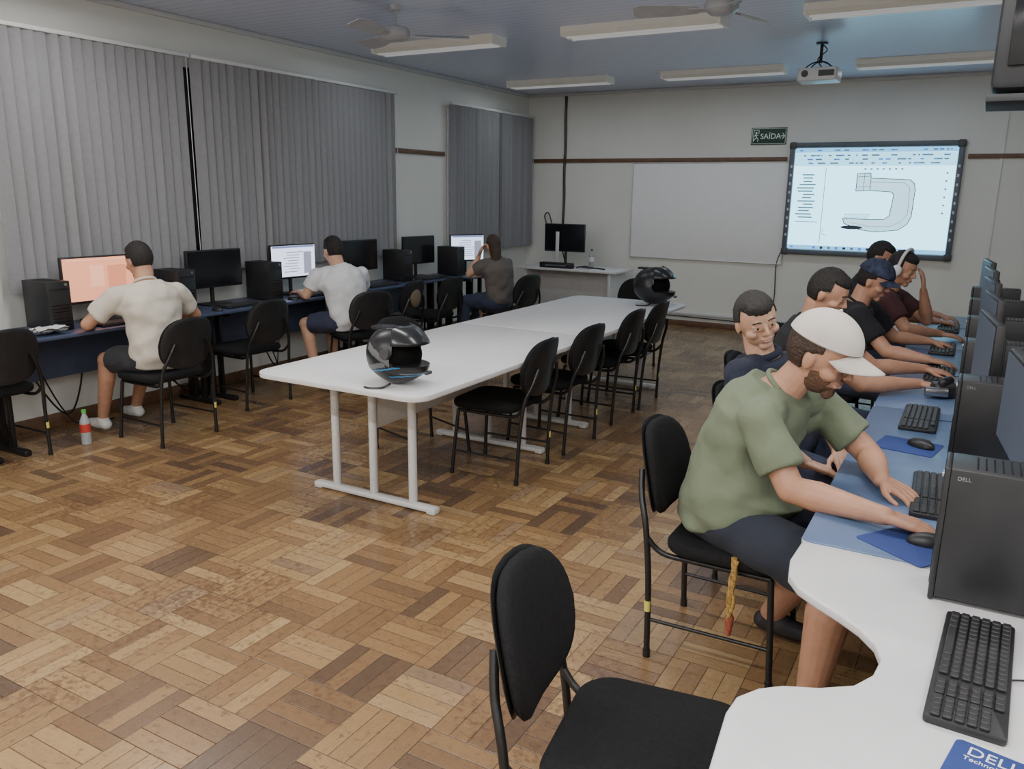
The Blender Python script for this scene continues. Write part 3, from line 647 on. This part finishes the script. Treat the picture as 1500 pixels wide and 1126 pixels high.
# ---------------------------------------------------------------- people
def basis(f,u,w=1.0):
    f=V(f).normalized(); u=V(u); u=(u-f*u.dot(f)).normalized(); r=f.cross(u)*w; return M(((r.x,f.x,u.x),(r.y,f.y,u.y),(r.z,f.z,u.z)))
def remesh(o,vox,sm=4,disp=0,dscale=.12):
    m=o.modifiers.new("remesh","REMESH"); m.mode="VOXEL"; m.voxel_size=vox; m.use_smooth_shade=True
    if sm: s=o.modifiers.new("smooth","SMOOTH"); s.iterations=sm; s.factor=.5
    if disp:
        t=bpy.data.textures.new("folds","CLOUDS"); t.noise_scale=dscale; t.noise_depth=0
        d=o.modifiers.new("folds","DISPLACE"); d.texture=t; d.strength=disp; d.mid_level=.35; d.texture_coords="LOCAL"
    return o
TR=[(-.20,.09,.07),(-.12,.15,.11),(0.02,.172,.128),(.2,.165,.122),(.4,.157,.117),(.6,.168,.122),(.76,.180,.120),(.88,.158,.102),(.97,.10,.08),(1.05,.060,.060)]
def torso(mb,pel,neck,latP,latN,fwd,grow=0,bulge=.05,t0=-1,t1=2,belly=0,fold=0):
    mid=(pel+neck)/2-fwd*bulge; Rr=[]
    def bz(tt): return pel*(1-tt)**2+mid*2*tt*(1-tt)+neck*tt*tt
    TT=[]
    for (a,b) in zip(TR,TR[1:]):
        for k in range(4 if fold else 1):
            f_=k/(4 if fold else 1); TT.append(tuple(a[i]*(1-f_)+b[i]*f_ for i in range(3)))
    TT.append(TR[-1])
    for t,w,d in TT:
        if t<t0 or t>t1: continue
        c=bz(t); tan=(bz(t+.02)-bz(t-.02)).normalized(); lat=latP.lerp(latN,max(0,min(1,t))); lat=(lat-tan*lat.dot(tan)).normalized(); f=tan.cross(lat)
        if f.dot(fwd)<0: f=-f
        g=grow; b=belly*max(0,1-abs(t-.25)/.35); ring=[]
        for i in range(40):
            a=2*math.pi*i/40; fw=fold*max(0,min(1,(.8-t)/.4))*(math.sin(a*3+t*14)+.7*math.sin(a*5-t*19+1))
            ring.append(c+f*b*.5+lat*math.cos(a)*(w+g+b*.15+fw)+f*math.sin(a)*(d+g+b*.5+fw))
        Rr.append(ring)
    mb.rings(Rr)
def hand(mb,w,d,up,thumb,curl=.35,L=1.0,spread=.02):
    d=V(d).normalized(); up=V(up); up=(up-d*up.dot(d)).normalized(); lat=d.cross(up).normalized()*thumb
    offs=(.030,.010,-.011,-.030); ln=(.072,.080,.074,.058)
    for i,o in enumerate(offs):
        k=w+d*(.088-.004*abs(i-1))*L+lat*o*L; mb.cap(w+lat*o*.55*L,.0155*L,k,.0125*L,10)
        p=k; a=curl*.5; dd=(d+lat*(o*.9)/.1*spread*5).normalized()
        for seg,(fr,r) in enumerate(((.45,.0098),(.31,.0088),(.24,.0078))):
            v=dd*math.cos(a)-up*math.sin(a); q=p+v*ln[i]*fr*L; mb.cap(p,r*L*1.04,q,r*L,10); p=q; a+=curl
    b=w+d*.03*L+lat*.024*L; q=b+(d*.65+lat*.65-up*.25).normalized()*.042*L; mb.cap(b,.0155*L,q,.0115*L,10)
    q2=q+(d*.92+lat*.25-up*.2).normalized()*.032*L; mb.cap(q,.0112*L,q2,.0092*L,10); q3=q2+(d*.97-lat*.05-up*.2).normalized()*.024*L; mb.cap(q2,.0092*L,q3,.008*L,10)
def person(lab,P,look,fwd,skin,shirt,pants,hair="short",hairm=HAIRB,sleeve=.55,hem=None,vox=.0065,shoes=DARKSOLE,lookup=(0,0,1),beard=None,cap=None,phones=False,belly=0,collar=False,headS=1.0,curl=.35,smile=False,grow=.021,leg=1.0,arm=1.0,wide=1.03):
    P={k:V(v) for k,v in P.items()}; fwd=V(fwd).normalized(); look=V(look).normalized()
    e=thing("person",lab,"person",(P["pel"].x,P["pel"].y,0)); org=V((P["pel"].x,P["pel"].y,0))
    latN=(P["sR"]-P["sL"]).normalized(); latP=fwd.cross(V((0,0,1))).normalized()
    hipL=P["pel"]-latP*.09-V((0,0,.01)); hipR=P["pel"]+latP*.09-V((0,0,.01))
    body=MB(); torso(body,P["pel"],P["neck"],latP,latN,fwd,grow=-.004)
    B=basis(look,lookup,wide); h=P["head"]; S=headS
    def L(r,f,u): return h+B@V((r,f,u))*S
    body.ell(L(0,-.005,.022),(.076*S,.096*S,.103*S),B); body.ell(L(0,.018,-.043),(.060*S,.066*S,.066*S),B); body.cap(L(-.010,.066,-.092),.018*S,L(.010,.066,-.092),.018*S)
    body.cap(L(-.03,.078,.026),.011*S,L(.03,.078,.026),.011*S)
    body.cap(L(0,.086,.014),.0075*S,L(0,.106,-.024),.0105*S); body.cap(L(-.011,.096,-.029),.0075*S,L(.011,.096,-.029),.0075*S)
    for s in (-1,1):
        body.ell(L(s*.077,-.010,-.008),(.008*S,.018*S,.031*S),B); body.ell(L(s*.043,.052,-.030),(.024*S,.029*S,.022*S),B)
        body.cap(L(s*.018,.083,.009),.0065*S,L(s*.043,.075,.008),.0065*S,8); body.cap(L(s*.018,.081,-.007),.0065*S,L(s*.043,.073,-.007),.0065*S,8)
    body.cap(L(-.017,.080,-.060),.012*S,L(.017,.080,-.060),.012*S)
    nb=P["neck"]-fwd*.005; body.cap(nb-V((0,0,.03)),.064,L(0,-.025,-.06),.059)
    for sd,sh in (("L",P["sL"]),("R",P["sR"])):
        el,wr=P["e"+sd],P["w"+sd]
        body.cap(P["neck"]-V((0,0,.05)),.045,sh,.045); body.cap(sh,.050,el,.042*arm); m_=el.lerp(wr,.3); body.cap(el,.040*arm,m_,.045*arm); body.cap(m_,.045*arm,el.lerp(wr,.85),.029*arm); body.cap(el.lerp(wr,.8),.030*arm,wr,.026*arm)
        hd=P.get("h"+sd,None); d=(hd if hd is not None else (wr-el)); d=V(d)
        if hd is None: d=V((d.x,d.y,d.z*.3-.02)).normalized()
        hand(body,wr,d,P.get("u"+sd,V((0,0,1))),-1 if sd=="R" else 1,curl=curl)
    legs=[("L",hipL),("R",hipR)]
    for sd,hp in legs:
        k,a=P["k"+sd],P["a"+sd]; body.cap(hp,.085,k,.060); cm=k.lerp(a,.3)+(-fwd)*.016; body.cap(k,.055*leg,cm,.057*leg); body.cap(cm,.056*leg,a,.035*leg)
        fd=P.get("f"+sd,fwd); fd=V((fd.x,fd.y,0)).normalized(); body.cap(a-V((0,0,.02)),.034,a+fd*.1-V((0,0,.055)),.024)
    body.v=[tuple(V(v)-org) for v in body.v]
    bo=body.obj("body",skin,e); remesh(bo,vox,3)
    def fin(mb,name,m,vx=None,sm=2,disp=0,ds=.12,rem=True):
        mb.v=[tuple(V(v)-org) for v in mb.v]; o=mb.obj(name,m,e,sharp=60)
        if rem: remesh(o,vx or vox*1.25,sm,disp,ds)
        return o
    s=MB(); torso(s,P["pel"],P["neck"],latP,latN,fwd,grow=grow,t0=-.15,t1=.99,belly=belly,fold=.005)
    for sd in "LR":
        sh,el,wr=P["s"+sd],P["e"+sd],P["w"+sd]; s.cap(P["neck"]-V((0,0,.055)),.073,sh-V((0,0,.003)),.066)
        if sleeve<=1:
            q=sh.lerp(el,sleeve); s.cap(sh,.070,sh.lerp(el,.2),.068); s.cyl(sh,q,.069,.067*arm,22)
            s.cap(sh.lerp(P["neck"],.25)-V((0,0,.09)),.06,sh.lerp(el,.25),.055)
        else: s.cap(sh,.066,el,.055); s.cyl(el,el.lerp(wr,sleeve-1),.055,.038,20)
    fin(s,"shirt",shirt,sm=5,disp=.018,ds=.08)
    cr=MB(); n=P["neck"]; ax=(h-n).normalized(); x,y=cr.frame(ax)
    cr.tube([n+ax*.012+(x*math.cos(t)+y*math.sin(t))*.068-fwd*.004 for t in [2*math.pi*i/14 for i in range(14)]],.009 if not collar else .016,8,closed=True,sub=2); fin(cr,"collar",shirt,rem=False)
    p=MB(); torso(p,P["pel"],P["neck"],latP,latN,fwd,grow=.012,t1=.1); hemv=hem if hem is not None else 1.85
    for sd,hp in legs:
        k,a=P["k"+sd],P["a"+sd]
        if hemv<=1: q=hp.lerp(k,hemv); p.cap(hp,.1,hp.lerp(k,.3),.098); p.cyl(hp.lerp(k,.1),q,.100,.086*min(leg,1.15),24)
        else: p.cap(hp,.098,k,.072); p.cyl(k,k.lerp(a,hemv-1),.070,.056,24)
    fin(p,"shorts" if hemv<=1 else "trousers",pants,sm=4,disp=.014,ds=.08)
    for sd,hp in legs:
        a=P["a"+sd]; fd=P.get("f"+sd,fwd); fd=V((fd.x,fd.y,0)).normalized(); z0=a.z-.085
        q=MB(); b=V((a.x,a.y,z0)); q.cap(b-fd*.03+V((0,0,.045)),.040,b+fd*.05+V((0,0,.045)),.042); q.cap(b+fd*.05+V((0,0,.04)),.041,b+fd*.15+V((0,0,.032)),.032); q.cap(b-fd*.02+V((0,0,.05)),.038,a+V((0,0,-.01)),.041)
        q.v=[(v[0],v[1],max(v[2],z0+.003)) for v in q.v]; fin(q,"shoe",shoes,vx=.007,sm=3)
    for sd in (-1,1):
        ey=MB(); ey.ell(L(sd*.030,.0765,.001),(.0120*S,.0095*S,.0052*S),B,n=16,m=10); fin(ey,"eye",EYEW,rem=False)
        ir=MB(); ir.ell(L(sd*.030,.0832,.001),(.0058*S,.0032*S,.0052*S),B,n=12,m=8); fin(ir,"iris",IRIS,rem=False)
        br=MB(); br.tube([L(sd*.014,.0880,.025),L(sd*.03,.0870,.029),L(sd*.046,.078,.024)],.0030*S,6); fin(br,"eyebrow",hairm,rem=False)
    up_=.007 if smile else .001
    if smile:
        te=MB(); te.tube([L(-.018,.0878,-.0585+up_*.6),L(-.009,.0918,-.061),L(.009,.0918,-.061),L(.018,.0878,-.0585+up_*.6)],.0034*S,8); fin(te,"teeth",TEETH,rem=False)
    for k,dz in ((0,.003),(1,-.0042)):
        lp=MB(); lp.tube([L(-.027 if smile else -.025,.0835,-.059+up_),L(-.012,.0915,-.060+dz),L(.012,.0915,-.060+dz),L(.027 if smile else .025,.0835,-.059+up_)],.0032*S,8); fin(lp,"lip",LIP,rem=False)
    rad=(.083*S,.103*S,.110*S)
    def hfn(keep,sc=1.0,inn=.80,wav=.012):
        def g(l):
            r,f,u=l.x/S,l.y/S,l.z/S
            k=sc*(1+wav*math.sin(r*260+f*90)*math.cos(f*210+u*130)) if keep(r,f,u) else inn
            return l*k
        return g
    hk=lambda r,f,u:(u>.056-.1*max(0,(-f+.03))) if f>.03 else ((u>-.005-.25*(0.03-f)) if f>-.02 else u>-.072)
    if hair:
        hm=MB(); hm.ell(L(0,-.008,.024),rad,B,n=48,m=36,fn=hfn(hk))
        if hair=="short": hm.ell(L(0,.006,.078),(.066*S,.082*S,.048*S),B,n=24,m=14)
        if hair=="quiff":
            hm.ell(L(0,.012,.078),(.064*S,.082*S,.050*S),B,n=40,m=20,fn=lambda l:l*(1+.03*math.sin(l.x*300)))
        if hair=="long":
            back=-look; back=V((back.x,back.y,0)).normalized(); hm.cap(L(0,-.035,.0),.070,L(0,-.055,-.12),.058); hm.cap(L(0,-.055,-.12),.058,h+back*.085-V((0,0,.26)),.048); hm.cap(h+back*.085-V((0,0,.26)),.048,h+back*.09-V((0,0,.38)),.018)
        fin(hm,"hair",hairm,rem=(hair=="long"),vx=.007,sm=3)
    if beard:
        bm_=MB(); bm_.ell(L(0,.018,-.044),(.0620*S,.0688*S,.0688*S),B,n=60,m=44,fn=lambda l:l*((1.0+.012*math.sin(l.x*900)*math.cos(l.z*800)) if ((l.z/S<-.026) or (abs(l.x)/S>.040 and l.z/S<.03)) and l.y/S>-.02 else .8))
        bm_.cap(L(-.010,.067,-.094),.0195*S,L(.010,.067,-.094),.0195*S,12); fin(bm_,"beard",beard,rem=False)
    if cap:
        cm_,bl=cap
        c=MB(); c.ell(L(0,-.006,.040),(.092*S,.114*S,.104*S),B,n=48,m=30,fn=lambda l:l*(1 if l.z/S>.0 else .78)); 
        fin(c,"cap_crown",cm_,rem=False)
        b=MB(); rr=[]
        for i in range(9):
            t=i/8; row=[]
            for j in range(17):
                a=-1+2*j/16; x=a*.084*(1-.10*t*t); y=(.088*math.sqrt(max(0,1-a*a*.75))+t*bl*math.sqrt(max(0,1-a*a*.85))); z=.050-.032*a*a-.018*t
                row.append(L(x,y,z))
            rr.append(row)
        b.rings(rr,cap=False,closed=False); o=fin(b,"cap_brim",cm_,rem=False); sm_=o.modifiers.new("thick","SOLIDIFY"); sm_.thickness=.004
        bt=MB(); bt.cap(L(0,-.006,.145),.008,L(0,-.006,.147),.006,8); fin(bt,"cap_button",cm_,rem=False)
    if phones:
        q=MB(); q.tube([L(-.092,0,0),L(-.085,0,.09),L(-.05,0,.135),L(0,0,.148),L(.05,0,.135),L(.085,0,.09),L(.092,0,0)],.011,8); fin(q,"headphone_band",WPLAST,rem=False)
        for sd in (-1,1): q=MB(); q.ell(L(sd*.096,0,-.008),(.022,.036,.042),B); fin(q,"ear_cup",WPLAST,rem=False)
    return e
CREAM=cloth("cream_cotton",(.62,.57,.49)); WHITE=cloth("white_cotton",(.68,.69,.72)); GREEN=cloth("sage_green_cotton",(.165,.20,.13)); NAVY=cloth("navy_cotton",(.014,.018,.038)); BLK=cloth("black_cotton",(.012,.012,.016)); MAR=cloth("maroon_cotton",(.06,.018,.022))
DSH=cloth("charcoal_shorts",(.03,.031,.037)); NSH=cloth("navy_shorts",(.03,.035,.07)); NGS=cloth("navy_grey_shorts",(.022,.027,.042)); BRN=cloth("taupe_cotton",(.12,.105,.095)); JEAN=cloth("blue_jeans",(.035,.045,.085))
CAPW=mat("cap_white",(.70,.65,.60),.85,var=.05,bump=.2,bscale=300); CAPN=mat("cap_navy",(.03,.04,.08),.85,var=.7,vscale=30)
WSH=mat("white_shoe",(.75,.75,.75),.5)
person("man in sage green t-shirt and white cap leaning over the desk",dict(pel=(-.705,2.87,.575),neck=(-.54,2.88,1.045),head=(-.42,2.88,1.175),sL=(-.46,3.09,.975),sR=(-.565,2.675,.975),eL=(-.25,3.06,.80),wL=(-.185,2.84,.785),eR=(-.43,2.61,.775),wR=(-.14,2.50,.785),hR=(.9,.0,-.12),hL=(.75,-.45,-.15),kL=(-.28,3.02,.52),kR=(-.24,2.60,.50),aL=(-.53,3.06,.095),aR=(-.30,2.56,.095)),
 (.97,-.12,-.36),(1,-.05,0),SKINS[0],GREEN,NGS,sleeve=.72,hem=.86,vox=.0045,beard=BEARD,cap=(CAPW,.10),hairm=HAIRBR,belly=.11,headS=1.12,grow=.038,smile=True,leg=1.3,arm=1.1)
person("smiling man in navy polo turned around on his chair",dict(pel=(-.66,3.62,.575),neck=(-.755,3.57,1.02),head=(-.79,3.53,1.178),sL=(-.67,3.75,.955),sR=(-.815,3.41,.955),eL=(-.50,3.72,.76),wL=(-.40,3.50,.66),eR=(-.68,3.28,.76),wR=(-.50,3.34,.64),kL=(-.26,3.72,.53),kR=(-.30,3.45,.53),aL=(-.3,3.72,.095),aR=(-.32,3.42,.095)),
 (.62,-.76,-.18),(.9,-.42,0),SKINS[1],NAVY,JEAN,sleeve=.7,vox=.004,collar=True,hair="quiff",hairm=HAIRG,smile=True,lookup=(-.30,-.12,1),grow=.026,headS=1.0,wide=1.08)
person("dark-haired man in black t-shirt using a keyboard",dict(pel=(-.76,4.40,.575),neck=(-.70,4.36,1.07),head=(-.63,4.34,1.225),sL=(-.64,4.56,1.005),sR=(-.68,4.16,1.005),eL=(-.42,4.70,.81),wL=(-.17,4.92,.785),eR=(-.42,4.25,.80),wR=(-.17,4.50,.785),hR=(1,.1,-.1),hL=(1,0,-.1),kL=(-.36,4.5,.53),kR=(-.36,4.25,.53),aL=(-.4,4.5,.095),aR=(-.4,4.25,.095)),
 (.93,-.05,-.38),(1,0,0),SKINS[0],BLK,JEAN,sleeve=.65,vox=.006)
person("man in black t-shirt wearing a dark patterned cap",dict(pel=(-.74,5.55,.575),neck=(-.62,5.55,1.045),head=(-.54,5.55,1.19),sL=(-.57,5.74,.98),sR=(-.59,5.36,.98),eL=(-.42,5.88,.80),wL=(-.2,5.92,.785),eR=(-.40,5.28,.80),wR=(-.17,5.22,.785),hR=(1,.0,-.1),hL=(1,0,-.1),kL=(-.36,5.65,.53),kR=(-.36,5.4,.53),aL=(-.4,5.6,.095),aR=(-.4,5.4,.095)),
 (.93,-.1,-.35),(1,0,0),SKINS[0],BLK,JEAN,sleeve=.65,vox=.0065,cap=(CAPN,.07))
person("man in maroon t-shirt with white headphones, hand at his face",dict(pel=(-.68,6.40,.575),neck=(-.52,6.40,1.06),head=(-.45,6.38,1.21),sL=(-.48,6.58,.99),sR=(-.50,6.21,.99),eL=(-.26,6.55,.84),wL=(-.30,6.45,1.06),hL=(-.1,-.1,1),uL=(1,0,0),eR=(-.36,6.12,.82),wR=(-.15,6.30,.785),hR=(1,.0,-.1),kL=(-.34,6.5,.53),kR=(-.34,6.25,.53),aL=(-.4,6.5,.095),aR=(-.4,6.25,.095)),
 (.93,-.25,-.3),(1,0,0),SKINS[0],MAR,JEAN,sleeve=.65,vox=.0065,phones=True)
person("dark-haired person in black shirt at the far computer",dict(pel=(-.80,7.15,.575),neck=(-.72,7.15,1.08),head=(-.67,7.13,1.235),sL=(-.68,7.33,1.01),sR=(-.68,6.97,1.01),eL=(-.45,7.38,.81),wL=(-.2,7.3,.785),eR=(-.45,6.95,.81),wR=(-.2,6.95,.785),kL=(-.36,7.25,.53),kR=(-.36,7.0,.53),aL=(-.4,7.25,.095),aR=(-.4,7.0,.095)),
 (.93,-.05,-.35),(1,0,0),SKINS[0],BLK,JEAN,sleeve=.65,vox=.008)
person("man in cream t-shirt and dark shorts using a computer",dict(pel=(-4.84,3.59,.575),neck=(-4.90,3.58,1.07),head=(-4.97,3.60,1.215),sL=(-4.94,3.38,.99),sR=(-4.85,3.78,.99),eL=(-5.08,3.25,.81),wL=(-5.24,3.38,.80),eR=(-4.90,3.97,.81),wR=(-5.13,3.93,.80),hL=(-.9,.3,-.1),hR=(-1,-.1,-.1),kL=(-5.17,3.42,.53),kR=(-5.19,3.74,.53),aL=(-5.28,3.42,.095),aR=(-5.38,3.76,.095)),
 (-.95,.05,-.25),(-1,.05,0),SKINS[0],CREAM,DSH,sleeve=.68,hem=.85,vox=.006,shoes=WSH,grow=.026)
person("man in white t-shirt and navy shorts at a lit monitor",dict(pel=(-4.80,5.55,.575),neck=(-4.88,5.51,1.04),head=(-4.93,5.50,1.18),sL=(-4.99,5.35,.97),sR=(-4.77,5.67,.97),eL=(-5.08,5.30,.80),wL=(-5.28,5.43,.80),eR=(-4.92,5.88,.80),wR=(-5.14,5.88,.80),hL=(-1,.3,-.1),hR=(-1,.1,-.1),kL=(-5.16,5.36,.53),kR=(-5.16,5.68,.53),aL=(-5.08,5.38,.095),aR=(-5.15,5.7,.095)),
 (-.9,.30,-.2),(-.9,.35,0),SKINS[1],WHITE,NSH,sleeve=.65,hem=.85,vox=.0065)
person("long-haired woman in taupe t-shirt resting head on hand",dict(pel=(-4.46,7.60,.555),neck=(-4.50,7.57,1.00),head=(-4.53,7.57,1.14),sL=(-4.57,7.45,.94),sR=(-4.43,7.69,.94),eL=(-4.73,7.41,.84),wL=(-4.65,7.47,1.02),hL=(.3,.2,1),uL=(-1,-.3,0),eR=(-4.56,7.86,.80),wR=(-4.8,7.86,.79),kL=(-4.82,7.5,.53),kR=(-4.82,7.75,.53),aL=(-4.85,7.45,.095),aR=(-4.85,7.75,.095)),
 (-.85,.5,-.15),(-.95,.25,0),SKINS[1],BRN,JEAN,hair="long",hairm=HAIRBR,sleeve=.6,vox=.0075,headS=.94,grow=.006)
e=thing("lanyard","braided yellow and red lanyard hanging from the pocket","lanyard",(-.60,2.645,.28))
mb=MB(); mb.tube([(0,0,.2),(.005,-.005,.12),(-.005,-.005,.05),(.002,0,-.04)],.011,8); mb.tube([(.012,0,.19),(-.006,-.01,.11),(.012,-.008,.04),(-.004,-.01,-.03)],.007,8); mb.obj("cord",mat("yellow_braid",(.36,.22,.06),.8,var=.6,vscale=90),e)
MB().cap((0,0,-.03),.016,(0,0,-.09),.01,10).obj("tassel",mat("red_braid",(.3,.07,.04),.8,var=.5,vscale=90),e)
# ---------------------------------------------------------------- world
w=bpy.data.worlds.new("world"); SC.world=w; w.use_nodes=True
w.node_tree.nodes["Background"].inputs[0].default_value=(.5,.6,.8,1); w.node_tree.nodes["Background"].inputs[1].default_value=.05
